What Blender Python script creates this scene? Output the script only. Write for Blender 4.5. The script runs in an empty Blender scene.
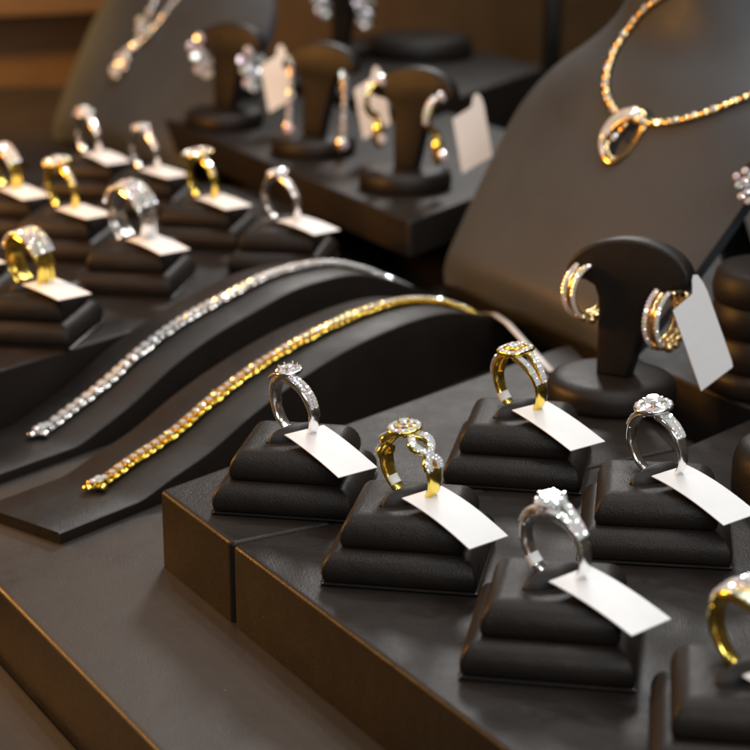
import bpy, math, random
from mathutils import Vector, Matrix
random.seed(7)
S = 0.01                      # everything below is written in centimetres
C = bpy.context.scene.collection
sc = bpy.context.scene
R = math.radians

# ------------------------------------------------------------------ camera
cam = bpy.data.cameras.new('camera'); camo = bpy.data.objects.new('camera', cam); C.objects.link(camo)
camo.location = (0, 0, 22.4*S); camo.rotation_euler = (R(90-17.5), 0, 0)
cam.sensor_width = 36; cam.lens = 91.2; cam.clip_start = 0.01; cam.clip_end = 50
cam.dof.use_dof = True; cam.dof.focus_distance = 0.59; cam.dof.aperture_fstop = 14.5
sc.camera = camo
# ------------------------------------------------------------------ world, lamps, exposure
w = bpy.data.worlds.new('World'); sc.world = w; w.use_nodes = True
bg = w.node_tree.nodes['Background']; bg.inputs[0].default_value = (1.0, .82, .64, 1); bg.inputs[1].default_value = .05
def lamp(name, kind, loc, target, power, col, size=None, size_y=None):
    l = bpy.data.lights.new(name, kind); o = bpy.data.objects.new(name, l); C.objects.link(o)
    o.location = [v*S for v in loc]
    d = Vector(target) - Vector(loc); o.rotation_euler = d.to_track_quat('-Z', 'Y').to_euler()
    l.energy = power; l.color = col
    if kind == 'AREA':
        l.shape = 'RECTANGLE'; l.size = size*S; l.size_y = (size_y or size)*S
    elif size: l.shadow_soft_size = size*S
    return o
k = lamp('case_light_rear', 'SPOT', (14, 205, 84), (0, 58, 0), 22, (1, .98, .95), 13)
k.data.spot_size = R(42); k.data.spot_blend = .6
lamp('top_fill', 'AREA', (26, 78, 120), (0, 68, 0), 6, (1, .98, .95), 90, 40)  # soft overhead fill, added to light the tags and ring metal
lamp('front_fill', 'AREA', (26, -44, 58), (2, 70, 0), 5.2, (1, .98, .95), 80, 26)  # soft fill behind the camera, added for upright tags and metal
lamp('warm_flare_fill', 'AREA', (-47, 78, 19), (-15, 90, 0), 3.4, (1, .44, .09), 16, 14)  # added orange fill, stands in for lens flare on the left
k = lamp('warm_wall_fill', 'SPOT', (-46, 116, 34), (-40, 150, 2), 36, (1, .52, .12), 4); k.data.spot_size = R(90); k.data.spot_blend = .8  # added orange fill on the left wall, also for the flare
for i in range(14):        # two rows of small overhead points, added for sparkle in stones and metal
    x = -42 + 15*(i % 7) + (6 if i > 6 else 0); y = 24 if i < 7 else 112
    lamp('sparkle_light', 'POINT', (x, y, 78 + 5*math.sin(i*2.1)), (0, 60, 0), 1.65, (1, .985, .96), 1.4)
sc.view_settings.view_transform = 'Standard'; sc.view_settings.look = 'None'
sc.view_settings.exposure = 0; sc.view_settings.gamma = 1
sc.cycles.max_bounces = 8; sc.cycles.sample_clamp_indirect = 6

# ------------------------------------------------------------------ materials
def newmat(n):
    m = bpy.data.materials.new(n); m.use_nodes = True
    return m, m.node_tree, m.node_tree.nodes['Principled BSDF']
def leather(name, base, rough, grain=1700, gs=.22, fold=90, fs=.12, spec=.36):
    m, nt, p = newmat(name); N = nt.nodes; L = nt.links
    tc = N.new('ShaderNodeTexCoord'); geo = N.new('ShaderNodeNewGeometry')
    n1 = N.new('ShaderNodeTexVoronoi'); n1.inputs['Scale'].default_value = grain; n1.feature = 'F1'
    n2 = N.new('ShaderNodeTexNoise'); n2.inputs['Scale'].default_value = fold; n2.inputs['Detail'].default_value = 5
    n3 = N.new('ShaderNodeTexNoise'); n3.inputs['Scale'].default_value = 22; n3.inputs['Detail'].default_value = 8; n3.inputs['Roughness'].default_value = .7
    for n in (n1, n2, n3): L.new(geo.outputs['Position'], n.inputs['Vector'])
    b1 = N.new('ShaderNodeBump'); b1.inputs['Strength'].default_value = gs; b1.inputs['Distance'].default_value = .0002
    b2 = N.new('ShaderNodeBump'); b2.inputs['Strength'].default_value = fs; b2.inputs['Distance'].default_value = .002
    L.new(n1.outputs['Distance'], b1.inputs['Height']); L.new(n2.outputs['Fac'], b2.inputs['Height'])
    L.new(b2.outputs['Normal'], b1.inputs['Normal']); L.new(b1.outputs['Normal'], p.inputs['Normal'])
    mr = N.new('ShaderNodeMapRange'); mr.inputs[3].default_value = rough-.09; mr.inputs[4].default_value = rough+.1
    mr.inputs[1].default_value = .3; mr.inputs[2].default_value = .7
    L.new(n3.outputs['Fac'], mr.inputs[0]); L.new(mr.outputs[0], p.inputs['Roughness'])
    cr = N.new('ShaderNodeMix'); cr.data_type = 'RGBA'
    cr.inputs[6].default_value = (*[v*.82 for v in base], 1); cr.inputs[7].default_value = (*[v*1.25 for v in base], 1)
    L.new(n3.outputs['Fac'], cr.inputs[0])
    vd = N.new('ShaderNodeTexVoronoi'); vd.inputs['Scale'].default_value = 95; L.new(geo.outputs['Position'], vd.inputs['Vector'])
    lt = N.new('ShaderNodeMath'); lt.operation = 'LESS_THAN'; lt.inputs[1].default_value = .017; L.new(vd.outputs['Distance'], lt.inputs[0])
    du = N.new('ShaderNodeMix'); du.data_type = 'RGBA'; du.inputs[7].default_value = (.22, .21, .20, 1)
    L.new(lt.outputs[0], du.inputs[0]); L.new(cr.outputs[2], du.inputs[6]); L.new(du.outputs[2], p.inputs['Base Color'])
    p.inputs['Specular IOR Level'].default_value = spec
    return m
M_leather = leather('black_leatherette', (.0115, .0088, .0073), .46, gs=.36, fs=.2, spec=.25)
M_shelf = leather('shelf_leatherette', (.024, .0175, .0125), .52, grain=1500, gs=.22, fold=110, fs=.1, spec=.5)
M_bust = leather('bust_leatherette', (.034, .039, .0455), .58, gs=.12, fs=.02, spec=.4)
M_tongue = leather('tongue_suede', (.014, .012, .011), .55)
def metal(name, col, rough):
    m, nt, p = newmat(name); N = nt.nodes; L = nt.links
    p.inputs['Metallic'].default_value = 1; p.inputs['Base Color'].default_value = (*col, 1)
    geo = N.new('ShaderNodeNewGeometry'); n = N.new('ShaderNodeTexNoise'); n.inputs['Scale'].default_value = 500
    mr = N.new('ShaderNodeMapRange'); mr.inputs[3].default_value = max(.02, rough-.06); mr.inputs[4].default_value = rough+.08
    L.new(geo.outputs['Position'], n.inputs['Vector']); L.new(n.outputs['Fac'], mr.inputs[0]); L.new(mr.outputs[0], p.inputs['Roughness'])
    return m
M_gold = metal('yellow_gold', (1.0, .76, .16), .17)
M_rose = metal('pale_gold', (.96, .72, .36), .2)
M_silver = metal('white_gold', (.93, .92, .91), .17)
def gem_mat():
    m, nt, p = newmat('diamond'); N = nt.nodes; L = nt.links
    geo = N.new('ShaderNodeNewGeometry')
    hs = N.new('ShaderNodeCombineColor'); hs.mode = 'HSV'
    hs.inputs[1].default_value = .13; hs.inputs[2].default_value = .97
    L.new(geo.outputs['Random Per Island'], hs.inputs[0]); L.new(hs.outputs[0], p.inputs['Base Color'])  # random hue per stone paints coloured fire into the base colour
    p.inputs['Metallic'].default_value = .42; p.inputs['Roughness'].default_value = .03
    p.inputs['Coat Weight'].default_value = .6; p.inputs['Coat IOR'].default_value = 2.0; p.inputs['Coat Roughness'].default_value = .02
    return m
M_gem = gem_mat()
def paper_mat():
    m, nt, p = newmat('tag_card'); N = nt.nodes; L = nt.links
    geo = N.new('ShaderNodeNewGeometry'); n = N.new('ShaderNodeTexNoise'); n.inputs['Scale'].default_value = 350; n.inputs['Detail'].default_value = 6
    mx = N.new('ShaderNodeMix'); mx.data_type = 'RGBA'; mx.inputs[6].default_value = (.72, .73, .745, 1); mx.inputs[7].default_value = (.79, .80, .815, 1)
    L.new(geo.outputs['Position'], n.inputs['Vector']); L.new(n.outputs['Fac'], mx.inputs[0]); L.new(mx.outputs[2], p.inputs['Base Color'])
    p.inputs['Roughness'].default_value = .55
    return m
M_tag = paper_mat()
def plain(name, col, rough):
    m, nt, p = newmat(name); p.inputs['Base Color'].default_value = (*col, 1); p.inputs['Roughness'].default_value = rough
    return m
M_strap = plain('clear_plastic_strap', (.62, .61, .6), .25)
M_board = plain('base_board', (.010, .009, .008), .3)
M_wall = leather('brown_backdrop', (.048, .026, .008), .55)

# ------------------------------------------------------------------ mesh helpers
class MB:
    def __init__(s): s.v = []; s.f = []
    def pts(s, P):
        b = len(s.v); s.v.extend([tuple(p) for p in P]); return b
    def loft(s, rings, cap0=True, cap1=True, closed=True, loop=False):
        n = len(rings[0]); bs = [s.pts(r) for r in rings]
        m = len(bs)
        for i in range(m if loop else m-1):
            a, b = bs[i], bs[(i+1) % m]
            for j in range(n if closed else n-1):
                k = (j+1) % n
                s.f.append((a+j, a+k, b+k, b+j))
        if not loop:
            if cap0: s.f.append(tuple(reversed(range(bs[0], bs[0]+n))))
            if cap1: s.f.append(tuple(range(bs[-1], bs[-1]+n)))
        return s
    def tube(s, path, r, n=8, cap=True, loop=False, flat=1.0, up=None):
        P = [Vector(p) for p in path]; m = len(P); rings = []
        prev = Vector(up) if up else None
        for i, p in enumerate(P):
            if loop: t = P[(i+1) % m] - P[i-1]
            else: t = P[min(i+1, m-1)] - P[max(i-1, 0)]
            t.normalize()
            u = prev if prev else (Vector((0, 0, 1)) if abs(t.z) < .9 else Vector((1, 0, 0)))
            u = (u - t*u.dot(t)).normalized(); v = t.cross(u)
            if not up: prev = u
            rr = r[i] if isinstance(r, (list, tuple)) else r
            rings.append([p + u*(math.cos(2*math.pi*k/n)*rr*flat) + v*(math.sin(2*math.pi*k/n)*rr) for k in range(n)])
        return s.loft(rings, cap, cap, loop=loop)
    def gem(s, p, nrm, r, seg=8, roll=0):
        p = Vector(p); z = Vector(nrm).normalized()
        x = (Vector((1, 0, 0)) if abs(z.x) < .8 else Vector((0, 1, 0))); x = (x - z*x.dot(z)).normalized(); y = z.cross(x)
        def q(rad, a, h): return p + x*(rad*math.cos(a)) + y*(rad*math.sin(a)) + z*h
        st = 2*math.pi/seg
        T = s.pts([q(r*.58, st*i+roll, r*.36) for i in range(seg)])
        G = s.pts([q(r, st*(i+.5)+roll, 0) for i in range(seg)])
        K = s.pts([q(0, 0, -r*.8)])
        s.f.append(tuple(range(T, T+seg)))
        for i in range(seg):
            j = (i+1) % seg
            s.f.append((T+i, G+i, T+j)); s.f.append((G+i, G+j, T+j)); s.f.append((G+j, G+i, K))
        return s
    def ball(s, c, r, n=8, m=6, sc=(1, 1, 1)):
        rings = []
        for i in range(1, m):
            a = math.pi*i/m
            rings.append([(c[0]+sc[0]*r*math.sin(a)*math.cos(2*math.pi*k/n), c[1]+sc[1]*r*math.sin(a)*math.sin(2*math.pi*k/n), c[2]-sc[2]*r*math.cos(a)) for k in range(n)])
        return s.loft(rings)
    def xf(s, M):
        s.v = [tuple(M @ Vector(p)) for p in s.v]; return s
    def mesh(s, name, mat, smooth=True, angle=None):
        me = bpy.data.meshes.new(name)
        me.from_pydata([(a*S, b*S, c*S) for a, b, c in s.v], [], s.f); me.validate(); me.update()
        me.materials.append(mat)
        if smooth:
            me.polygons.foreach_set('use_smooth', [True]*len(me.polygons))
            if angle: me.set_sharp_from_angle(angle=R(angle))
        return me
    def build(s, name, mat, parent=None, smooth=True, angle=None):
        o = bpy.data.objects.new(name, s.mesh(name, mat, smooth, angle)); C.objects.link(o)
        if parent: o.parent = parent
        return o
def tag(o, label, cat=None, group=None, kind=None):
    if label: o['label'] = label
    if cat: o['category'] = cat
    if group: o['group'] = group
    if kind: o['kind'] = kind
    return o
def thing(name, label, cat, loc=(0, 0, 0), rz=0, group=None):
    o = bpy.data.objects.new(name, None); C.objects.link(o); o.empty_display_size = .01
    o.location = [v*S for v in loc]; o.rotation_euler = (0, 0, rz)
    return tag(o, label, cat, group)
def stuff(o): o['kind'] = 'stuff'; return o
def put(me, name, parent, loc=None, mat=None):
    o = bpy.data.objects.new(name, me); C.objects.link(o); o.parent = parent
    if mat is not None: o.matrix_local = mat
    elif loc is not None: o.location = [v*S for v in loc]
    return o

# rounded outline of a convex polygon (counter-clockwise), inset by d, corner radius r
def inset(poly, d):
    n = len(poly); out = []
    for i in range(n):
        p0, p1, p2 = Vector(poly[i-1]), Vector(poly[i]), Vector(poly[(i+1) % n])
        e1 = (p1-p0).normalized(); e2 = (p2-p1).normalized()
        n1 = Vector((-e1.y, e1.x)); n2 = Vector((-e2.y, e2.x))
        k = (n1+n2); k = k/(1+n1.dot(n2))
        out.append(p1 + k*d)
    return out
def rounded(poly, r, seg=5):
    n = len(poly); out = []
    for i in range(n):
        p0, p1, p2 = Vector(poly[i-1]), Vector(poly[i]), Vector(poly[(i+1) % n])
        a = (p0-p1).normalized(); b = (p2-p1).normalized()
        ang = a.angle(b); t = r/math.tan(ang/2)
        A, B = p1+a*t, p1+b*t
        for k in range(seg+1):
            s = k/seg
            out.append(A*(1-s)**2 + p1*2*s*(1-s) + B*s*s)
    return out
def prism(poly, z0, z1, bev=.14, r=.25):
    a = sum(poly[i-1][0]*poly[i][1]-poly[i][0]*poly[i-1][1] for i in range(len(poly)))
    if a < 0: poly = poly[::-1]
    poly = [Vector(p) for p in poly]
    rings = []
    for d, z in [(0, z0), (0, z1-bev)] + [(bev*(1-math.cos(R(t))), z1-bev+bev*math.sin(R(t))) for t in (22, 45, 68, 90)] + [(bev*1.6, z1)]:
        q = rounded(inset(poly, d), max(.05, r-d*.4)); rings.append([(p.x, p.y, z) for p in q])
    return MB().loft(rings)

# ------------------------------------------------------------------ the setting: shelf, lower step, backdrop
LD = Vector((.506, -.8625)); SD = Vector((.665, .747))     # the two directions the display runs in
K0 = Vector((-12.12, 56.49))
sh = prism([K0-LD*150, K0+LD*62, (70, 3), (70, 215), (-70, 215)], -12, -2.7, .16, .3).build('shelf', M_shelf, angle=40); tag(sh, None, kind='structure')
K1 = K0 + Vector((-.8625, -.506))*.12
ls = prism([K1-LD*150, K1+LD*62, (0, 0), (-80, 0), (-110, 150)], -12, -5.25, .14, .3).build('lower_step', M_shelf, angle=40); tag(ls, None, kind='structure')
wl = prism([(-90, 130), (60, 193), (60, 196), (-90, 133)], -6, 11, .2, .3).build('back_wall', M_wall, angle=40); tag(wl, None, kind='structure')

wl = prism([(-80, 130.4), (-20, 155.6), (-21, 158), (-81, 132.8)], 4.3, 5.0, .1, .2).build('wall_ledge', M_wall, angle=40); tag(wl, None, kind='structure')
def riser(poly, z0, z1, label, group='leatherette display risers', bev=.14, mat=None):
    o = prism(poly, z0, z1, bev).build('display_riser', mat or M_leather, angle=40)
    return tag(o, label, 'display riser', group)
K = Vector((-7.07, 58.46)); Q = Vector((8.06, 75.46))
s0 = Vector((-4.40, 53.92)); sdir = Vector((.868, .497))
# the front riser is two boxes butted together: the seam runs across the top under the first ring stand
s1 = s0 + sdir*17.2
e0 = K + LD*((s0-K).dot(LD)); 
riser([K, e0 + (s0-e0)*1.0, s1, Q], -2.69, 0, 'corner box of the front black riser, under the white gold swirl ring and earrings')
g = Vector((.506, -.8625))*.05
riser([s0+g, K+LD*52, Vector((14.2, 66.3))+LD*45, Vector((14.2, 66.3)), s1+g], -2.69, -.01, 'long black leatherette riser carrying the front rows of ring stands')
P2a = Vector((-15.0, 71.4)); d2 = Vector((.63, .777))
riser([P2a-d2*14, P2a+d2*21.5, (-4, 104), (-16, 112), (-40, 112), (-40, 64)], -2.69, 0, 'brown lit riser holding the out of focus rings on the left')
P3 = Vector((1.69, 89.97)); l3 = Vector((-.46, .887)); s3 = Vector((.526, .85))
riser([P3, P3+s3*20, P3+s3*20+l3*45, P3+l3*45], .01, 1.8, 'raised rear riser carrying three earring stands')
riser([(3.3, 88.0), (10.4, 74.7), (16.2, 64.0), (44, 64), (40, 100), (12, 104)], -2.69, -.3, 'dark riser under the large necklace bust')
riser([(2.2, 117), (12.2, 136), (2, 158), (-11, 138)], -2.69, 2.5, 'far blurred grey riser behind the earring stands')
riser([(-25.8, 125), (-18.6, 112.4), (-6, 122), (-12, 150), (-30, 150)], -2.69, -1.0, 'far brown riser under the rear necklace bust')
riser([(10, 118), (24, 112), (40, 150), (20, 165)], -2.69, .2, 'far grey riser beside the thin black post')

# ------------------------------------------------------------------ ring stands
def rsq(h, r, z, k=5):
    out = []
    for cx, cy, a0 in ((1, 1, 0), (-1, 1, 90), (-1, -1, 180), (1, -1, 270)):
        for i in range(k+1):
            a = R(a0+90*i/k); out.append((cx*(h-r)+r*math.cos(a), cy*(h-r)+r*math.sin(a), z))
    return out
RINGROT = R(-51.5); SROT = R(-9)
LA = R(90) + RINGROT - SROT          # slot direction inside the stand (the ring's axis)
def lens(n_pts, L_, W_, z, base):
    # lens outline sampled at the angles of the base outline, rotated by LA
    out = []
    for (x, y, _) in base:
        a = math.atan2(y, x) - LA
        c, s_ = math.cos(a), math.sin(a)
        rr = 1/math.sqrt((c/L_)**2 + (s_/W_)**2)
        out.append((rr*math.cos(a+LA), rr*math.sin(a+LA), z))
    return out
def pad_lower():
    pr = [(2.20, .10), (2.26, .18), (2.29, .34), (2.28, .52), (2.22, .70), (2.11, .86), (1.97, .97), (1.85, 1.01), (1.6, 1.02)]
    return MB().loft([rsq(h, .16, z) for h, z in pr]).mesh('lower_pad', M_leather, True, 50)
def pad_upper():
    pr = [(1.72, 1.0), (1.79, 1.07), (1.83, 1.22), (1.82, 1.42), (1.76, 1.62), (1.66, 1.79), (1.54, 1.91), (1.42, 1.975), (1.3, 2.0)]
    rings = [rsq(h, .15, z) for h, z in pr]
    base = rsq(1.3, .15, 2.0)
    rings.append(lens(0, 1.40*.82, .56, 1.985, base)); rings.append(lens(0, 1.36*.82, .50, 1.93, base)); rings.append(lens(0, 1.3*.82, .46, 1.6, base))
    return MB().loft(rings).mesh('upper_pad', M_leather, True, 50)
def tongue_mesh():
    rings = []
    base = rsq(1.3, .15, 2.0)
    for k, z in ((1.0, 1.65), (1.0, 1.98), (.94, 2.12), (.80, 2.25), (.58, 2.35), (.30, 2.40), (.08, 2.41)):
        rings.append(lens(0, 1.26*.82*k + .03, .40*k + .015, z, base))
    return MB().loft(rings).mesh('tongue', M_tongue, True)
def board_mesh():
    return MB().loft([rsq(2.24, .12, .005), rsq(2.30, .12, .03), rsq(2.31, .12, .075), rsq(2.27, .12, .1)]).mesh('base_board', M_board, True, 60)
ME_lo, ME_up, ME_to, ME_bo = pad_lower(), pad_upper(), tongue_mesh(), board_mesh()
def ring_stand(x, y, label, z=0, rz=SROT, group='stepped black ring stands'):
    t = thing('ring_stand', label, 'ring stand', (x, y, z), rz, group)
    put(ME_bo, 'base_board', t); put(ME_lo, 'lower_pad', t); put(ME_up, 'upper_pad', t); put(ME_to, 'tongue', t)
    return t

# ------------------------------------------------------------------ rings
RI = .92; WS = 1.3; HS = 1.32; TOP = RI+.14
def strand(mb, a0, a1, n, yf, wf, tf, ri=None, ns=10, e=.65):
    rings = []
    for i in range(n+1):
        a = R(a0+(a1-a0)*i/n); s = i/n
        y, wd, tk = yf(s)*WS, wf(s)*WS, tf(s)*1.15; r0 = (ri(s) if ri else RI) + tk/2
        rad = Vector((math.sin(a), 0, math.cos(a)))
        ring = []
        for k in range(ns):
            th = 2*math.pi*k/ns; c, q = math.cos(th), math.sin(th)
            c = math.copysign(abs(c)**e, c); q = math.copysign(abs(q)**e, q)
            p = rad*(r0+q*tk/2); ring.append((p.x, y+c*wd/2, p.z))
        rings.append(ring)
    return mb.loft(rings)
def rowgems(mb, a0, a1, n, yf, rf, r, seg=6, j=.16):
    for i in range(n):
        s = (i+.5)/n; a = R(a0+(a1-a0)*s); rad = Vector((math.sin(a), 0, math.cos(a)))
        p = rad*(RI+(rf(s)-RI)*1.15); p += rad*.015; mb.gem((p.x, yf(s)*WS, p.z), rad + Vector((random.uniform(-j, j), random.uniform(-j, j), random.uniform(-j, j))), (r(s) if callable(r) else r)*1.28, seg, random.random())
c_ = lambda v: (lambda s: v)
ln = lambda a, b: (lambda s: a+(b-a)*s)
def prongs(mb, z0, z1, r0, r1, n=6, th=.035, ph=0):
    z0, z1, r0, r1, th = TOP+(z0-TOP)*1.25, TOP+(z1-TOP)*1.25, r0*HS, r1*HS, th*1.2
    for k in range(n):
        a = 2*math.pi*k/n + ph
        mb.tube([(r0*math.cos(a), r0*math.sin(a), z0), ((r0+r1)/2*math.cos(a), (r0+r1)/2*math.sin(a), (z0+z1)/2), (r1*math.cos(a), r1*math.sin(a), z1)], th, 6)
        mb.ball((r1*.95*math.cos(a), r1*.95*math.sin(a), z1), th*1.35, 6, 4)
def collar(mb, z, r, th, n=20, sq=0):
    z, r = TOP+(z-TOP)*1.25, r*HS
    mb.tube([(*sqpt(r, 2*math.pi*k/n, sq), z) for k in range(n)], th, 6, loop=True)
def sqpt(r, a, sq):
    c, s = math.cos(a), math.sin(a)
    k = (abs(c)**(2+sq*3)+abs(s)**(2+sq*3))**(1/(2+sq*3))
    return (r*c/k, r*s/k)
def halo(met, st, z, r, n, gr, sq=0, bowl=True):
    z, r, gr = TOP+(z-TOP)*1.25, r*HS, gr*HS
    if bowl:
        rings = []
        for rr, zz in ((.10, z-.30), (r*.62, z-.22), (r+gr*.9, z-.07), (r+gr*1.08, z+.0), (r+gr*.85, z+.035), (r*.4, z+.02)):
            rings.append([(*sqpt(rr, 2*math.pi*k/24, sq), zz) for k in range(24)])
        met.loft(rings)
    for k in range(n):
        a = 2*math.pi*(k+.5)/n; x, y = sqpt(r, a, sq)
        st.gem((x, y, z+.05), (x*.6+random.uniform(-.1, .1), y*.6+random.uniform(-.1, .1), 1), gr, 6, random.random())
def ring(style, x, y, label, z=0, rz=RINGROT, lean=0, dz=0, k=1.0):
    t = thing('ring', label, 'ring', (x, y, z+1.86+dz), rz, 'rings on stands')
    t.rotation_euler = (0, R(lean), rz)
    sh_, se, st, ce = MB(), MB(), MB(), MB()
    OFF = Matrix.Rotation(R(7), 4, 'X') @ Matrix.Diagonal((1.06*k, 1.06*k, 1.06*k, 1)) @ Matrix.Translation((0, 0, RI+.15))
    mt = M_gold if style in ('twist', 'double', 'dome', 'band', 'flower', 'flat', 'goldband') else M_silver
    top = RI+.05
    if style == 'swirl':
        strand(sh_, 95, 265, 40, c_(0), lambda s: .24+.05*abs(2*s-1), c_(.13))
        strand(sh_, 97, 8, 30, lambda s: .02-.16*s*s, lambda s: .30+.05*math.sin(s*3), lambda s: .15+.07*s)
        strand(sh_, 263, 352, 30, lambda s: .02+.16*s*s, lambda s: .30+.05*math.sin(s*3), lambda s: .15+.07*s)
        for yo in (-.062, .062):
            rowgems(st, 80, 22, 11, lambda s: .01-.14*s*s+yo, lambda s: RI+.165+.06*s, .064)
            rowgems(st, 280, 338, 11, lambda s: .01+.14*s*s+yo, lambda s: RI+.165+.06*s, .064)
        strand(se, -38, 26, 20, lambda s: -.20+.1*s, lambda s: .12, lambda s: .10, lambda s: RI+.17)
        halo(se, st, top+.20, .225, 7, .10)
        prongs(se, top-.05, top+.33, .14, .24, 7, .026, .2)
        ce.gem((0, 0, top+.30), (-.15, -.25, 1), .125)
    elif style == 'twist':
        strand(sh_, 78, 282, 50, c_(0), lambda s: .26+.16*abs(2*s-1)**1.5, c_(.15))
        for sg in (1, -1):
            for a0, a1 in ((80, 12), (280, 348)):
                yf = lambda s, sg=sg: sg*.22*math.cos(s*math.pi*1.55)*(.6+.4*min(1, s*4))
                strand(sh_, a0, a1, 30, yf, c_(.19), c_(.15))
                rowgems(st, a0, a1, 15, lambda s: yf(s)-.045, c_(RI+.175), .058)
                rowgems(st, a0, a1, 15, lambda s: yf(s)+.045, c_(RI+.175), .058)
        halo(se, st, top+.20, .30, 15, .078)
        halo(se, st, top+.25, .165, 8, .06, bowl=False)
        prongs(se, top, top+.37, .12, .135, 4, .028)
        ce.gem((0, 0, top+.34), (0, 0, 1), .145)
    elif style == 'double':
        strand(sh_, 75, 285, 50, c_(0), lambda s: .22+.14*abs(2*s-1)**1.3, c_(.15))
        for sg in (1, -1):
            for a0, a1 in ((78, 12), (282, 348)):
                yf = lambda s, sg=sg: sg*(.10+.10*s)
                strand(sh_, a0, a1, 24, yf, c_(.165), c_(.15))
                rowgems(st, a0, a1, 15, lambda s: yf(s)-.038, c_(RI+.165), .052)
                rowgems(st, a0, a1, 15, lambda s: yf(s)+.038, c_(RI+.165), .052)
        halo(se, st, top+.18, .33, 18, .068, .5)
        collar(se, top+.245, .215, .028, 24, .5)
        halo(se, st, top+.25, .13, 6, .062, bowl=False)
        ce.gem((0, 0, top+.28), (0, 0, 1), .11)
    elif style == 'halo':
        strand(sh_, 62, 298, 50, c_(0), lambda s: .20+.12*abs(2*s-1)**1.5, c_(.13))
        for a0, a1 in ((64, 14), (296, 346)):
            strand(sh_, a0, a1, 24, c_(0), ln(.30, .36), c_(.15))
            for yo in (-.09, 0.0, .09):
                rowgems(st, a0, a1+6, 11, lambda s: yo*(.85+.3*s), c_(RI+.17), .060)
        for sg in (1, -1):
            a = R(27*sg)
            for dy in (-.07, .07):
                st.gem(((RI+.25)*math.sin(a), dy, (RI+.25)*math.cos(a)), (math.sin(a), dy, math.cos(a)), .11, 8)
        for sg in (1, -1):
            strand(se, -52, 52, 24, c_(sg*.12), c_(.035), c_(.05), lambda s: RI-.01+.14*math.sin(s*math.pi))
        halo(se, st, top+.24, .35, 15, .083)
        prongs(se, top, top+.42, .12, .2, 4, .03, .78)
        ce.gem((0, 0, top+.40), (0, 0, 1), .225)
    elif style == 'split':
        strand(sh_, 62, 298, 50, c_(0), lambda s: .24+.1*abs(2*s-1)**1.5, c_(.15))
        for sg in (1, -1):
            for a0, a1 in ((64, 8), (296, 352)):
                yf = lambda s, sg=sg: sg*(.06+.16*s*s)
                strand(sh_, a0, a1, 24, yf, c_(.18), c_(.16))
                rowgems(st, a0, a1, 12, lambda s: yf(s)-.042, c_(RI+.175), .058)
                rowgems(st, a0, a1, 12, lambda s: yf(s)+.042, c_(RI+.175), .058)
        prongs(se, top-.08, top+.33, .14, .29, 6, .028)
        collar(se, top+.10, .17, .03)
        ce.gem((0, 0, top+.26), (0, 0, 1), .33)
    elif style == 'dome':
        strand(sh_, 55, 305, 50, c_(0), lambda s: .26+.25*abs(2*s-1)**2, c_(.15))
        strand(sh_, -58, 58, 30, c_(0), lambda s: .45+.38*math.sin(s*math.pi), lambda s: .16+.16*math.sin(s*math.pi))
        for j in range(-3, 4):
            rowgems(st, -54, 54, 15, lambda s: j*.058*(1+.9*math.sin(s*math.pi)), lambda s: RI+.17+.17*math.sin(s*math.pi)-abs(j)*.018, .064, j=.4)
        ce.gem((0, 0, RI+.40), (0, 0, 1), .10)
    elif style in ('band', 'goldband', 'wide'):
        wd = {'band': .74, 'goldband': .5, 'wide': .74}[style]
        strand(sh_, -180, 180, 70, c_(0), lambda s: wd*(.66+.34*math.cos((s-.5)*2*math.pi)), lambda s: .12+.04*math.cos((s-.5)*2*math.pi), e=.45)
        for k in range(4): strand(sh_, 70, 290, 40, c_((k-1.5)*wd*.2), c_(wd*.14), c_(.03), lambda s: RI+.10)
        for j in range(-3, 4):
            rowgems(st, -68, 68, 19, lambda s: j*wd*.135, c_(RI+.175), .06, j=.45)
        if style == 'wide':
            for j in range(7): ce.gem((.16*math.sin(j*2.4)*(j > 0), .2*math.cos(j*2.4)*(j > 0), top+.2), (0, 0, 1), .12)
        else: ce.gem((0, 0, RI+.2), (0, 0, 1), .085)
    elif style in ('flower', 'flat', 'thin', 'solitaire'):
        strand(sh_, -180, 180, 60, c_(0), lambda s: .26+.06*math.cos((s-.5)*2*math.pi), c_(.15))
        rowgems(st, -75, -22, 9, c_(0), c_(RI+.16), .07); rowgems(st, 22, 75, 9, c_(0), c_(RI+.16), .07)
        if style == 'flower':
            for k in range(7):
                a = k*2*math.pi/7; halo_z = top+.2
                se.ball((.46*math.cos(a), .46*math.sin(a), halo_z-.03), .19, 8, 5, (1, 1, .5)); st.gem((.46*math.cos(a), .46*math.sin(a), halo_z+.08), (.3*math.cos(a), .3*math.sin(a), 1), .17)
            prongs(se, top-.05, top+.3, .1, .15, 5)
            ce.gem((0, 0, top+.3), (0, 0, 1), .2)
        elif style == 'flat':
            halo(se, st, top+.16, .40, 20, .085, .2); halo(se, st, top+.19, .22, 10, .08, bowl=False); ce.gem((0, 0, top+.22), (0, 0, 1), .13)
        elif style == 'thin':
            halo(se, st, top+.18, .26, 12, .08); ce.gem((0, 0, top+.24), (0, 0, 1), .17)
        else:
            halo(se, st, top+.16, .30, 12, .10); prongs(se, top, top+.36, .12, .2, 6); ce.gem((0, 0, top+.34), (0, 0, 1), .24)
    ce.xf(Matrix.Translation((0, 0, TOP)) @ Matrix.Diagonal((HS, HS, 1.25, 1)) @ Matrix.Translation((0, 0, -TOP)))
    for b in (sh_, se, st, ce): b.xf(OFF)
    if sh_.v: sh_.build('shank', mt, t, True, 60)
    if style in ('twist', 'double', 'split'):
        sv = MB(); strand(sv, 226, 243, 8, c_(0), c_(.30), c_(.21), lambda s: RI-.035); sv.xf(OFF); sv.build('tag_sleeve', M_tag, t, True, 60)
    if se.v: se.build('setting', mt, t, True, 60)
    if st.v: stuff(st.build('accent_stones', M_gem, t, False))
    if ce.v: ce.build('center_stone', M_gem, t, False)
    return t
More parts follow.
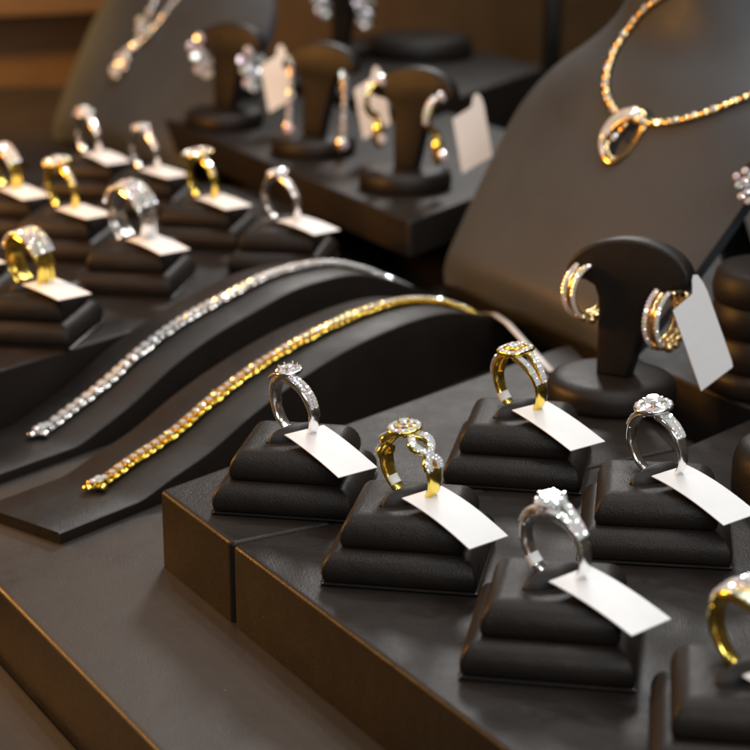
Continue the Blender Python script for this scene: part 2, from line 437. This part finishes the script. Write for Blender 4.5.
# card tag drooping from the foot of a ring, in the ring's own frame
def tag_mesh(bend, L_=2.85, W_=1.55, drop=.62):
    top, bot = [], []
    n = 10
    for i in range(n+1):
        s = i/n; x = .50+L_*s; z = .50 - drop*s**1.12 + bend*math.sin(s*math.pi)*.06
        for arr, dz in ((top, 0), (bot, -.028)):
            arr.append([(x, -.80+.04*s, z+dz), (x, -.80+W_, z+dz)])
    mb = MB()
    rings = [[top[i][0], top[i][1], bot[i][1], bot[i][0]] for i in range(n+1)]
    return mb.loft(rings).mesh('price_tag', M_tag, True, 30)
TAGS = [tag_mesh(b, drop=d) for b, d in ((.6, .62), (1.3, .7), (1.0, .55))]
TAGS += [tag_mesh(b, 2.75, 1.6, d) for b, d in ((.3, .12), (.8, .2), (-.3, .05))]
def price_tag(x, y, label, z=0, rz=RINGROT, v=0):
    o = put(TAGS[v % 3 + (3 if v > 5 else 0)], 'price_tag', None, (x, y, z+1.86)); o.rotation_euler = (0, 0, rz)
    return tag(o, label, 'price tag', 'blank white price tags')

spots = [
 # x, y, z, style, ring label, stand label, tag label, ring shift, tag variant
 (-2.56, 58.13, 'swirl', 'white gold ring with a diamond cluster and channel set bypass shoulders', 'ring stand nearest the corner of the front riser', 'tag at the foot of the white gold cluster ring'),
 (1.07, 52.56, 'twist', 'yellow gold ring with twisted diamond strands and a round halo', 'ring stand under the twisted yellow gold ring', 'tag at the foot of the twisted yellow gold ring'),
 (4.81, 46.57, 'split', 'white gold solitaire ring with pave split shoulders, front of the middle row', 'ring stand under the split shank solitaire, nearest the front edge', 'tag below the split shank solitaire ring'),
 (4.88, 60.59, 'double', 'yellow gold ring with cushion shaped halo and two straight diamond rows', 'ring stand in front of the gold bracelet end, under the cushion halo ring', 'tag at the foot of the yellow gold cushion halo ring'),
 (8.61, 54.38, 'halo', 'white gold ring with round halo and three row diamond shoulders', 'ring stand under the white gold halo ring, below the hoop earring stand', 'tag at the foot of the white gold round halo ring'),
 (8.93, 41.1, 'dome', 'yellow gold ring with a wide pave dome, cut by the right edge', 'ring stand in the bottom right corner of the picture', 'tag beside the pave dome ring at the right edge'),
 (-14.31, 76.95, 'band', 'wide yellow gold band ring with a pave top, nearest on the left', 'ring stand under the wide gold pave band at the left edge', 'tag at the foot of the wide gold pave band'),
 (-11.0, 84.96, 'wide', 'broad white gold dome ring thick with diamonds, left group', 'ring stand under the broad white diamond ring behind the silver bracelet', 'tag at the foot of the broad white diamond ring'),
 (-15.26, 91.42, 'flower', 'blurred yellow gold ring with a flower shaped diamond head', 'ring stand under the flower headed gold ring', 'tag at the foot of the flower headed gold ring'),
 (-18.9, 96.1, 'goldband', 'blurred yellow gold pave band, farthest left in the back row', 'ring stand under the blurred gold pave band in the back row', 'tag at the foot of the blurred gold pave band in the back row'),
 (-15.99, 105.5, 'solitaire', 'blurred white gold ring with large round head, in front of the rear bust', 'ring stand in front of the rear necklace bust', 'tag of the large headed white ring in front of the rear bust'),
 (-12.3, 101.0, 'thin', 'blurred small white gold halo ring beside the rear earring riser', 'ring stand under the small white halo ring of the back row', 'tag of the small white halo ring in the back row'),
 (-8.62, 93.86, 'flat', 'blurred yellow gold ring with a flat pave disc top', 'ring stand under the flat topped gold ring', 'tag at the foot of the flat topped gold ring'),
 (-4.38, 88.73, 'thin', 'blurred thin white gold ring above the silver bracelet arch', 'ring stand above the silver bracelet arch', 'tag at the foot of the thin white ring above the silver bracelet'),
 (-18.7, 81.9, 'goldband', 'gold band ring just outside the left edge', 'ring stand cut off by the left edge', 'tag cut by the left edge, behind the wide gold band'),
]
for i, (x, y, style, lr, lst, lt) in enumerate(spots):
    rz = RINGROT + R(random.uniform(-3, 3)); 
    ring_stand(x, y, 'stepped black ' + lst, rz=SROT + R(random.uniform(-1.5, 1.5)))
    ring(style, x+.1, y+.05, lr, rz=rz, lean=-3, k=1.24 if style == 'wide' else 1.12 if i > 5 else 1)
    price_tag(x, y, 'blank white ' + lt, rz=rz, v=i)

# ------------------------------------------------------------------ bracelets on their arched ramps
DG = Vector((.62, .785)).normalized(); WG = Vector((DG.y, -DG.x))
gold_prof = [(0, -2.15), (1.8, -1.74), (3.9, -1.27), (6.1, -.51), (8.5, .13), (11.5, .69), (14, .92), (16.7, .98), (18.8, .8), (21, .24), (22.9, -.55), (24.1, -1.18)]
silv_prof = [(0, -2.15), (1.5, -1.75), (3.4, -1.12), (5.7, -.15), (8.1, .55), (10.6, 1.02), (13.2, 1.42), (15.8, 1.42), (18, 1.14), (20.5, .3), (22.8, -.76), (24.2, -1.45)]
def spline(P, s):
    n = len(P)
    if s <= P[0][0]: return P[0][1] + (s-P[0][0])*0
    for i in range(n-1):
        if s <= P[i+1][0]:
            x0, x1 = P[i][0], P[i+1][0]; h = x1-x0; u = (s-x0)/h
            m0 = (P[i+1][1]-P[i-1][1])/(P[i+1][0]-P[i-1][0]) if i > 0 else (P[1][1]-P[0][1])/(P[1][0]-P[0][0])*.4
            m1 = (P[i+2][1]-P[i][1])/(P[i+2][0]-P[i][0]) if i < n-2 else (P[i+1][1]-P[i][1])/h
            return ((1+2*u)*(1-u)**2)*P[i][1] + u*(1-u)**2*h*m0 + u*u*(3-2*u)*P[i+1][1] + u*u*(u-1)*h*m1
    sl = (P[-1][1]-P[-2][1])/(P[-1][0]-P[-2][0])
    return P[-1][1] + (s-P[-1][0])*sl*1.15
def ramp(start, prof, sm, label, smax=26.3, hw=2.05):
    o = thing('bracelet_ramp', label, 'bracelet stand', (start[0], start[1], -2.7), 0, 'arched bracelet ramps')
    th = .42; rings = []; n = 72
    for i in range(n+1):
        s = sm + (smax-sm)*i/n
        z = max(spline(prof, s)-.16, -2.7+th+.01) + 2.7
        ds = .05; slope = (spline(prof, s+ds)-spline(prof, s-ds))/(2*ds)
        c = DG*s; nx = Vector((-slope*DG.x, -slope*DG.y, 1)).normalized()
        up = Vector((c.x, c.y, z)); W3 = Vector((WG.x, WG.y, 0)); b = .12
        ring_ = []
        for (wq, d) in ((-hw, -th+.05), (-hw, -b), (-hw+.03, -.05), (-hw+b, 0), (-.5, .0), (.5, .0), (hw-b, 0), (hw-.03, -.05), (hw, -b), (hw, -th+.05), (hw-.06, -th), (-hw+.06, -th)):
            p = up + W3*wq + nx*d
            if d <= -th+.05: p = up + W3*wq; p.z = .005  # arch filled down to the shelf so rear light cannot pass beneath
            p.z = max(p.z, .005); ring_.append(p)
        rings.append(ring_)
    MB().loft(rings).build('arched_panel', M_leather, o, True, 35)
    return o
gs = (-10.14, 64.38); ss = (-13.18, 70.19)
ramp(gs, gold_prof, -3.6, 'arched black leatherette ramp under the yellow gold bracelet')
ramp(ss, silv_prof, -6.5, 'arched black leatherette ramp under the white bracelet, beside the left rings', 25.6, 1.95)
def link_meshes(gold):
    l = MB()
    # open four-claw setting: lower rail pair, bars and claws
    for sg in (1, -1): l.tube([(-.235, sg*.10, -.04), (-.1, sg*.15, -.03), (.1, sg*.15, -.03), (.235, sg*.10, -.04)], .042, 6)
    rings = [[(rr*math.cos(2*math.pi*k/12), rr*math.sin(2*math.pi*k/12), zz) for k in range(12)] for rr, zz in ((.10, -.10), (.15, -.03), (.185, .04), (.17, .06), (.10, .05))]
    l.loft(rings)
    for k in range(4):
        a = math.pi/4 + k*math.pi/2; l.ball((.165*math.cos(a), .165*math.sin(a), .085), .042, 6, 5)
    g_ = MB().gem((0, 0, .09), (0, 0, 1), .165, 8)
    if gold: g_ = MB().gem((0, 0, .10), (0, 0, 1), .118, 8)
    return l.mesh('link', M_gold if gold else M_silver, True, 50), g_.mesh('stone', M_gem, False)
def bracelet(start, prof, gold, label):
    t = thing('bracelet', label, 'bracelet', (start[0], start[1], -2.16), 0)
    ml, mg = link_meshes(gold)
    pitch = .385 if gold else .45; s = .55; gz = (1, 1.5, 1.35, 1) if gold else (1.12, 1.45, 1.3, 1); arc_end = prof[-1][0]
    k = 0
    while s < arc_end:
        z = spline(prof, s); sl = (spline(prof, s+.06)-spline(prof, s-.06))/.12
        X = Vector((DG.x, DG.y, sl)).normalized(); Y = Vector((-DG.y, DG.x, 0)); Z = X.cross(Y)
        wob = .03*math.sin(s*.9)
        rl = Matrix.Rotation(R(random.uniform(-7, 7)), 3, 'X') @ Matrix.Rotation(R(random.uniform(-5, 5)), 3, 'Y')
        M = Matrix((X, Y, Z)).transposed() @ rl
        p = Vector((DG.x*s, DG.y*s, z+2.16+.02)) + Y*wob
        M4 = Matrix.Translation(p*S) @ M.to_4x4() @ Matrix.Diagonal(gz)
        lo = put(ml, 'link', t, mat=M4); put(mg, 'stone', lo)
        s += pitch/math.sqrt(1+sl*sl); k += 1
    # box clasp at the near end, folded with its tongue hanging to one side
    m = MB()
    bx = rsq(.36, .09, 0)
    m.loft([[(x*k, y*.72*k, z) for (x, y, _) in bx] for z, k in ((-.09, .95), (-.05, 1), (.11, 1), (.15, .92))])
    m.xf(Matrix.Translation((DG.x*.12, DG.y*.12, .10)) @ Matrix.Rotation(math.atan2(DG.y, DG.x), 4, 'Z'))
    c = m.build('clasp', M_gold if gold else M_silver, t, True, 40)
    m = MB(); m.ball((DG.x*.05+WG.x*.34, DG.y*.05+WG.y*.34, .08), .19, 10, 6, (1, 1, .7)); m.ball((-DG.x*.34, -DG.y*.34, .08), .18, 10, 6, (1.2, 1, .7))
    m.build('clasp_tongue', M_gold if gold else M_silver, c, True)
    m = MB(); m.gem((DG.x*.2, DG.y*.2, .29), (0, -.2, 1), .19); m.gem((-DG.x*.12, -DG.y*.12, .28), (-.3, -.2, 1), .14)
    m.build('stone', M_gem, c, False)
    return t
bracelet(gs, gold_prof, True, 'yellow gold tennis bracelet with diamonds lying over the front arched ramp')
bracelet(ss, silv_prof, False, 'white gold diamond tennis bracelet lying over the rear arched ramp')
pts = [Vector((4.85, 83.25, -.9)), Vector((5.3, 81, -.3)), Vector((5.7, 78.2, .05)), Vector((6.2, 75, .14)), Vector((6.94, 71.12, .12))]
m = MB().tube(pts, .16, 8, flat=.25, up=(0, 0, 1)); o = m.build('plastic_strap', M_strap)
tag(o, 'narrow pale plastic strap trailing from the end of the gold bracelet', 'strap')

# ------------------------------------------------------------------ earring stands
def disc_mesh(r=2.45, h=1.05):
    pr = [(r*.93, 0), (r*.985, .08), (r, .25), (r, h*.55), (r*.975, h*.74), (r*.92, h*.88), (r*.83, h*.965), (r*.7, h), (r*.3, h)]
    return MB().loft([[(a*math.cos(2*math.pi*k/48), a*math.sin(2*math.pi*k/48), z) for k in range(48)] for a, z in pr]).mesh('base_disc', M_leather, True, 60)
ME_disc = disc_mesh()
def arch_outline():
    # mushroom shaped plate in the XZ plane
    R_ = 2.42; zc = 4.42; P = []
    for i in range(25):
        a = R(2 + (180-4)*i/24); P.append((R_*math.cos(a), zc + 1.42*math.sin(a)))
    left = [(-2.33, 4.24), (-2.0, 4.14), (-1.6, 4.08), (-1.25, 3.92), (-1.04, 3.5), (-.90, 2.6), (-.76, 1.4), (-.64, .55)]
    P += left + [(-a, b) for a, b in reversed(left)]
    return P
def arch_mesh():
    P = arch_outline(); n = len(P); th = .42
    cx, cz = 0, 3.2; rings = []
    poly = P
    def ins(d):
        out = []
        for i in range(n):
            p0, p1, p2 = Vector(poly[i-1]), Vector(poly[i]), Vector(poly[(i+1) % n])
            e1, e2 = (p1-p0).normalized(), (p2-p1).normalized(); nn = Vector((-e1.y-e2.y, e1.x+e2.x))
            if nn.length < 1e-6: nn = Vector((-e1.y, e1.x))
            out.append(p1 + nn.normalized()*d)
        return out
    for d, y in ((.16, -th), (.07, -th*.93), (.015, -th*.7), (0, -th*.4), (0, th*.4), (.015, th*.7), (.07, th*.93), (.16, th)):
        bow = lambda x: -.10*(x/2.4)**2
        rings.append([(p.x + .12 + .125*(p.y-.5), y + bow(p.x), p.y) for p in ins(d)])
    mb = MB().loft(rings, False, False)
    for b, fl in ((0, False), (len(rings)-1, True)):
        base = b*n; pass
    mb.f.append(tuple(reversed(range(0, n)))); mb.f.append(tuple(range((len(rings)-1)*n, len(rings)*n)))
    return mb.mesh('arch_plate', M_leather, True, 50)
ME_arch = arch_mesh()
def earring_stand(x, y, z, rz, label, arch=True):
    t = thing('earring_stand', label, 'earring stand', (x, y, z), rz, 'mushroom shaped earring stands')
    put(ME_disc, 'base_disc', t)
    if arch: put(ME_arch, 'arch_plate', t, (0, 0, .5))
    return t
def hoop(style, M, label, metal_=None, big=1.6):
    t = thing('earring', label, 'earring', (0, 0, 0), 0, 'earrings on display stands')
    t.matrix_world = Matrix.Translation(M.to_translation()*S) @ M.to_3x3().to_4x4() @ Matrix.Scale(1 if style == 'hoop' else big, 4)
    me, st = MB(), MB(); mt = metal_ or M_rose
    if style == 'hoop':
        r = 1.02
        def arc(a0, a1, rr, y, n=28): return [(rr*math.sin(R(a0+(a1-a0)*i/n)), y, rr*math.cos(R(a0+(a1-a0)*i/n))) for i in range(n+1)]
        me.tube(arc(-318, -14, r, -.24), .105, 8); me.tube(arc(-300, -8, r*.95, .24), .10, 8)
        me.tube(arc(-318, -20, r*.97, 0), .09, 8)
        for i in range(19):
            a = R(-22-i*7.5)
            for yy, rr in ((-.27, r+.04), (.24, r+.07)):
                st.gem(((rr+.05)*math.sin(a), yy-.06, (rr+.05)*math.cos(a)), (math.sin(a), -.75, math.cos(a)), .098, 6)
        for i in range(22):
            a = R(-150-i*7.5); me.ball(((r+.06)*math.sin(a), -.28 + .28*(i % 3), (r+.06)*math.cos(a)), random.uniform(.15, .20), 8, 6)
        me.tube([(r*math.sin(R(-15)), 0, r*math.cos(R(-15))), (r*.45, 0, r*.95)], .035, 6)
        c = None
    elif style == 'cluster':
        for k in range(11):
            a = k*2.399; q = .17*math.sqrt(k); p = (q*1.1*math.cos(a), -.1, q*1.5*math.sin(a)-.2)
            me.ball((p[0], p[1]+.08, p[2]), .11, 6, 5); st.gem(p, (random.uniform(-.4, .4), -1, .5+random.uniform(-.3, .3)), .21, 8)
        st.gem((.1, -.1, -1.0), (0, -1, .3), .2, 8)
    elif style == 'drop':
        me.tube([(0, 0, .2), (-.03, -.12, -.3), (-.1, -.15, -1.0), (-.16, -.12, -1.7)], .07, 8)
        for i in range(9):
            s = i/8; st.gem((-.16*s, -.2, .2-1.9*s), (random.uniform(-.3, .3), -1, .3), .10+.05*s, 8)
        me.ball((-.2, -.1, -2.1), .22, 10, 6, (.8, .8, 1.5)); st.gem((-.2, -.28, -2.05), (0, -1, .3), .22, 8)
        st.gem((0, -.1, .35), (0, -1, .4), .2, 8)
    elif style == 'goldhoop':
        me.tube([(.55*math.sin(R(a)), 0, .55*math.cos(R(a))-.1) for a in range(-170, 40, 10)], .12, 8)
        for i in range(6):
            a = R(-20-i*16); st.gem((.67*math.sin(a), 0, .67*math.cos(a)-.1), (math.sin(a), -.4, math.cos(a)), .11, 8)
        me.ball((-.1, -.05, -1.2), .3, 10, 8, (.75, .6, 1.7)); st.gem((-.1, -.3, -1.35), (0, -1, .3), .2, 8)
        st.gem((0, -.15, .55), (0, -1, .5), .2, 8)
    me.build('setting', mt, t, True, 60)
    stuff(st.build('accent_stones', M_gem, t, False))
    return t
def flat_tag(c, wv, lv, label):
    # card with centre-top c (cm), width vector wv and length vector lv
    c, wv, lv = Vector(c), Vector(wv), Vector(lv); n = wv.cross(lv).normalized()*.02
    P = [(-.5, 0), (.38, 0), (.5, .10), (.5, .96), (.485, 1), (-.485, 1), (-.5, .96)]
    # little neck with rounded end that slips over the plate
    P = [(-.5, .0), (.12, -.02), (.22, -.16), (.30, -.20), (.40, -.17), (.47, -.05), (.5, .06), (.5, .93), (.47, 1.0), (-.5, 1.0)]
    f = [wv*a + lv*b + n for a, b in P]; b = [wv*a + lv*b - n for a, b in P]
    o = MB().loft([b, f]).build('price_tag', M_tag, None, False)
    o.location = c*S
    return tag(o, label, 'price tag', 'blank white price tags')
def basis(xdir, loc, tilt=0):
    X = Vector((xdir[0], xdir[1], 0)).normalized(); Z = Vector((0, 0, 1)); Y = Z.cross(X)
    return Matrix.Translation(loc) @ Matrix((X, Y, Z)).transposed().to_4x4() @ Matrix.Rotation(tilt, 4, 'Y')
EW = Vector((.87, -.49))          # width direction of the earring plates
er = math.atan2(EW.y, EW.x)
def pair(x, y, z, style, la, lb, mt=None):
    dz = 0 if style == 'hoop' else .5
    a = basis((.84, .54), (x-.87-(.45 if dz else 0), y+.35, z+4.18+dz), 0)
    b = basis((.66, .75), (x+1.69, y-1.45, z+3.62+dz), 0)
    hoop(style, a, la, mt); hoop(style, b, lb, mt)
x, y = 8.89, 68.0
earring_stand(x, y, 0, er, 'black mushroom shaped earring stand with rose gold hoops, in front of the bust')
pair(x, y, 0, 'hoop', 'rose gold diamond hoop on the left tip of the nearest earring stand', 'rose gold diamond hoop beside the large tag on the nearest earring stand')
flat_tag((11.3, 66.0, 4.48), (1.22, .5, .78), (1.1, -.4, -2.9), 'large blank white tag hanging from the nearest earring stand')
for (x, y, st_, nm, mt) in ((-9.29, 116.8, 'cluster', 'cluster', M_silver), (-3.54, 107.9, 'drop', 'long drop', M_rose), (1.59, 98.35, 'goldhoop', 'gold hoop and drop', M_gold)):
    nth = {'cluster': 'leftmost rear', 'drop': 'middle rear', 'goldhoop': 'rear'}[st_]
    earring_stand(x, y, 1.8, er, f'blurred {nth} earring stand carrying {nm} earrings')
    pair(x, y, 1.8, st_, f'{nm} earring on the left tip of its rear stand', f'{nm} earring beside the white tag on its rear stand', mt)
    flat_tag((x+3.15, y-1.9, 1.8+4.35), (1.55, .3, .85), (.5, -.4, -2.75), f'blurred white tag hanging from the stand of the {nm} earrings')
# stands cut by the right edge
t = earring_stand(15.3, 70.5, -.3, er, 'stacked round earring stand cut by the right edge, behind the large tag', arch=False)
ud = (MB().loft([[(a*2.3*math.cos(2*math.pi*k/40), a*2.3*math.sin(2*math.pi*k/40), z) for k in range(40)] for a, z in ((.95, 1.0), (1, 1.1), (1.02, 1.6), (.97, 2.1), (.88, 2.32), (.7, 2.4), (.3, 2.4))]).mesh('upper_disc', M_leather, True, 60))
put(ud, 'upper_disc', t); put(ud, 'upper_disc', t, (0, 0, 1.38)); put(ud, 'upper_disc', t, (0, 0, 2.5))
put(ME_arch, 'arch_plate', t, (.25, 0, 3.7))
put(MB().tube([(.3, 0, 4.7), (.3, 0, 5.0), (.35, 0, 5.6)], [.7, .62, .6], 16).mesh('post', M_leather, True, 50), 'post', t)
hoop('cluster', basis((.9, -.4), (14.0, 70.3, 7.95)), 'white diamond cluster earring cut by the right edge beside the bust', M_silver, .8)
t = thing('round_stand', 'low round black stand cut by the right edge beside the halo ring tag', 'display stand', (14.1, 57.8, 0), 0)
put(disc_mesh(2.5, 1.9), 'base_disc', t)

# ------------------------------------------------------------------ necklace busts
BB = Vector((.47, -.883, 0)).normalized(); BH = Vector((.883, .47, 0)).normalized(); AL = R(55)
BV = BH*math.cos(AL) + Vector((0, 0, math.sin(AL))); BN = BB.cross(BV).normalized()
if BN.y > 0: BN = -BN
half = [(0, 6.9), (.5, 7.5), (1.3, 7.95), (3, 8.3), (5, 8.65), (7, 8.95), (8.6, 9.1), (9.8, 9.0), (10.9, 8.6), (12, 7.9), (13.2, 6.7), (14.4, 5.6), (15.6, 4.9), (17, 4.5), (19, 4.3), (21.5, 4.25)]
def bust_pt(f, v, hw):
    # f in -1..1 across; returns local u, v, bulge
    sh_ = min(1, max(0, (v-8)/9)); 
    bulge = (1.5+2.6*sh_**1.5)*(1-abs(f)**(2.4-.5*sh_)) - .9*math.exp(-((v-13.5)/2.2)**2)*(1-f*f)*.9
    edge = min(1, v/1.4); bulge *= .35+.65*math.sin(edge*math.pi/2)
    return f*hw, v, bulge
def bust_surface(u, v):
    hw = 9
    for i in range(len(half)-1):
        if half[i][0] <= v <= half[i+1][0]:
            s = (v-half[i][0])/(half[i+1][0]-half[i][0]); hw = half[i][1]+(half[i+1][1]-half[i][1])*s
    return bust_pt(max(-1, min(1, u/hw)), v, hw)[2]
def smooth_half(v):
    n = len(half)
    for i in range(n-1):
        if v <= half[i+1][0]:
            s = (v-half[i][0])/(half[i+1][0]-half[i][0]); s = max(0, s)
            p0 = half[max(i-1, 0)][1]; p1 = half[i][1]; p2 = half[i+1][1]; p3 = half[min(i+2, n-1)][1]
            return .5*((2*p1)+(-p0+p2)*s+(2*p0-5*p1+4*p2-p3)*s*s+(-p0+3*p1-3*p2+p3)*s**3)
    return half[-1][1]
def bust_meshes():
    f = MB(); rows = []
    nv, nu = 60, 32
    vs = [21.5*(i/nv)**1.15 for i in range(nv+1)]
    front, back = [], []
    for v in vs:
        hw = smooth_half(v); r1 = []; r2 = []
        for j in range(nu+1):
            a = -1+2*j/nu; a = math.copysign(1-(1-abs(a))**1.4, a)
            u, vv, b = bust_pt(a, v, hw)
            P = BB*u + BV*(vv - .5*(1-abs(a))**0 * 0); r1.append(P + BN*b); r2.append(P - BN*(.45 + 0*b))
        rows.append(r1 + [r1[-1] - BN*.2] + list(reversed(r2)) + [r1[0] - BN*.2])
    f.loft(rows)
    body = f.mesh('bust_body', M_bust, True, 60)
    e = MB()
    p0 = BV*13 - BN*.4; foot = p0 + BH*4.5; foot = Vector((foot.x, foot.y, 0))
    e.tube([p0 + BB*0, foot], .5, 4, flat=3.0, up=BB)
    return body, e.mesh('easel_leg', M_board, True, 40)
ME_bb, ME_el = bust_meshes()
def bust(x, y, z, label, rz=0):
    t = thing('necklace_bust', label, 'necklace bust', (x, y, z), rz, 'leatherette necklace busts')
    put(ME_bb, 'bust_body', t); put(ME_el, 'easel_leg', t)
    return t
BM = Vector((6.5, 80.1, -.25))
bust(*BM, 'large dark grey necklace bust with the gold necklace at the upper right')
BM2 = Vector((-16.9, 121.9, -.95))
bust(*BM2, 'blurred brown lit necklace bust in the upper left background', R(15))
def on_bust(base, u, v, h=.12): return base + BB*u + BV*v + BN*(bust_surface(u, v)+h)
def catmull(P, n):
    out = []
    for i in range(len(P)-1):
        p0 = P[max(i-1, 0)]; p1 = P[i]; p2 = P[i+1]; p3 = P[min(i+2, len(P)-1)]
        for k in range(n):
            s = k/n
            out.append(tuple(.5*((2*b)+(-a+c)*s+(2*a-5*b+4*c-d)*s*s+(-a+3*b-3*c+d)*s**3) for a, b, c, d in zip(p0, p1, p2, p3)))
    out.append(P[-1]); return out
def necklace(base, paths, pend, label, mt, kind='loop', rz=0):
    t = thing('necklace', label, 'necklace', base, rz)
    bar = MB()
    bar.loft([[(x_, .145*math.cos(2*math.pi*k/8)*w_, .12*math.sin(2*math.pi*k/8)*w_) for k in range(8)] for x_, w_ in ((-.17, .5), (-.14, .9), (0, 1.05), (.14, .9), (.17, .5))])
    mbar = bar.mesh('link', mt, True, 60); mst = MB().gem((0, 0, .09), (0, 0, 1), .12, 8).mesh('stone', M_gem, False)
    for path in paths:
        pts = [on_bust(Vector((0, 0, 0)), u, v, .12) for u, v in catmull(path, 24)]
        d = [0]
        for i in range(1, len(pts)): d.append(d[-1]+(pts[i]-pts[i-1]).length)
        s = .18; i = 1; k = 0
        while s < d[-1]:
            while d[i] < s: i += 1
            q = (s-d[i-1])/(d[i]-d[i-1]); p = pts[i-1].lerp(pts[i], q); X = (pts[i]-pts[i-1]).normalized()
            Z = (BN - X*BN.dot(X)).normalized(); Y = Z.cross(X)
            M4 = Matrix.Translation(p*S) @ (Matrix((X, Y, Z)).transposed() @ Matrix.Rotation(R(random.uniform(-25, 25)), 3, 'X')).to_4x4() @ Matrix.Scale(1.28, 4)
            lo = put(mbar, 'link', t, mat=M4)
            if k % 2 == 0 or kind != 'loop': put(mst, 'stone', lo)
            s += .44; k += 1
    pu, pv = pend
    if kind == 'loop':
        def P(a, b, h): return on_bust(Vector((0, 0, 0)), pu+a, pv+b, h)
        m = MB()
        # outer ribbon loop, folded over itself
        lp = [(.95, .35), (.35, .42), (-.35, .10), (-.95, -.55), (-1.15, -1.25), (-.85, -1.85), (-.1, -2.15), (.5, -1.65), (.8, -.75), (.9, .0), (.55, .45), (-.1, .35)]
        lp = [(a*.74+.08, (b+.8)*.82-.8) for a, b in lp]
        cv = catmull(lp, 8)
        m.tube([P(a, b, .26 + .22*math.sin(i*.075)) for i, (a, b) in enumerate(cv)], [.27+.11*math.sin(i*.075+.2) for i in range(len(cv))], 12, flat=.42, up=BN)
        c = m.build('pendant', mt, t, True, 60)
        g = MB(); 
        for i, (a, b) in enumerate(cv[2:42]):
            for o_ in (-.17, 0, .17): g.gem(P(a+o_*.75, b-o_*.65, .26 + .22*math.sin((i+2)*.075) + .15), BN + Vector((random.uniform(-.3, .3), 0, random.uniform(-.3, .3))), .10, 7)
        stuff(g.build('accent_stones', M_gem, c, False))
        g = MB().gem(P(-.12, -1.0, .5), BN, .2, 8); g.build('drop_stone', M_gem, c, False)
        MB().tube([P(.12, .1, .3), P(.05, -.4, .4), P(-.08, -.9, .42)], .09, 8).build('drop_bar', mt, c, True)
    else:
        m = MB(); g = MB()
        for k in range(14):
            a = k*2.399; q = .22*math.sqrt(k); p = on_bust(Vector((0, 0, 0)), pu+q*.8*math.cos(a), pv-.6+q*1.5*math.sin(a), .25)
            m.ball(p, .2, 8, 5); g.gem(p+BN*.18, BN+Vector((random.uniform(-.3, .3), 0, random.uniform(-.3, .3))), .26, 8)
        for (a, b) in ((.25, 1.9), (-.1, 2.5), (1.3, 1.7), (.6, 3.2)):
            p = on_bust(Vector((0, 0, 0)), pu+a, pv+b, .25); m.ball(p, .22, 8, 5); g.gem(p+BN*.2, BN, .32, 8)
        c = m.build('pendant', mt, t, True); stuff(g.build('accent_stones', M_gem, c, False))
    return t
necklace(BM, [[(1.5, 9.35), (.34, 9.7), (-.71, 10.4), (-1.5, 11.55), (-1.75, 12.8), (-.9, 13.95), (.7, 14.8), (2.2, 15.6), (3.4, 16.8), (4.3, 18.2)], [(2.5, 9.4), (4.07, 9.81), (5.3, 10.5), (6.2, 11.38), (6.8, 12.4), (6.4, 13.4), (5.6, 14.3), (4.95, 15.6), (4.55, 17), (4.3, 18.4)]], (1.9, 9.4), 'gold necklace of diamond links with a looped ribbon pendant on the large bust', M_rose)
necklace(BM2, [[(-1.1, 6.7), (-.9, 9.5), (-1, 12), (-1.6, 15), (-2, 18)], [(-.9, 6.7), (1, 10), (2.5, 13), (3.2, 16), (3.4, 18)]], (-1.2, 6.1), 'blurred white diamond necklace with pendant on the rear bust', M_silver, kind='cluster', rz=R(15))

# ------------------------------------------------------------------ far background pieces
t = thing('round_stand', 'far blurred round black stand on the grey riser', 'display stand', (3.4, 142.5, 2.5), 0)
put(disc_mesh(3.9, 1.5), 'base_disc', t)
earring_stand(-2.6, 141.5, 2.5, er, 'farthest earring stand, on the blurred grey riser at the top')
pair(-2.6, 141.5, 2.5, 'cluster', 'blurred cluster earring on the left tip of the farthest stand', 'blurred cluster earring on the right tip of the farthest stand', M_silver)
t = thing('round_stand', 'small far blurred round stand beside the bust shoulder', 'display stand', (11.6, 140.5, -2.7), 0)
put(disc_mesh(1.9, 2.6), 'base_disc', t)
t = thing('round_stand', 'far blurred round stand behind the middle earring stand', 'display stand', (-4.5, 148.0, -2.7), 0)
put(disc_mesh(3.0, 3.4), 'base_disc', t)
o = MB().tube([(14.6, 158, -2.69), (14.6, 158, 2), (14.6, 158, 26)], .8, 16).build('post', M_board)
tag(o, 'thin upright black post in the far background', 'post')
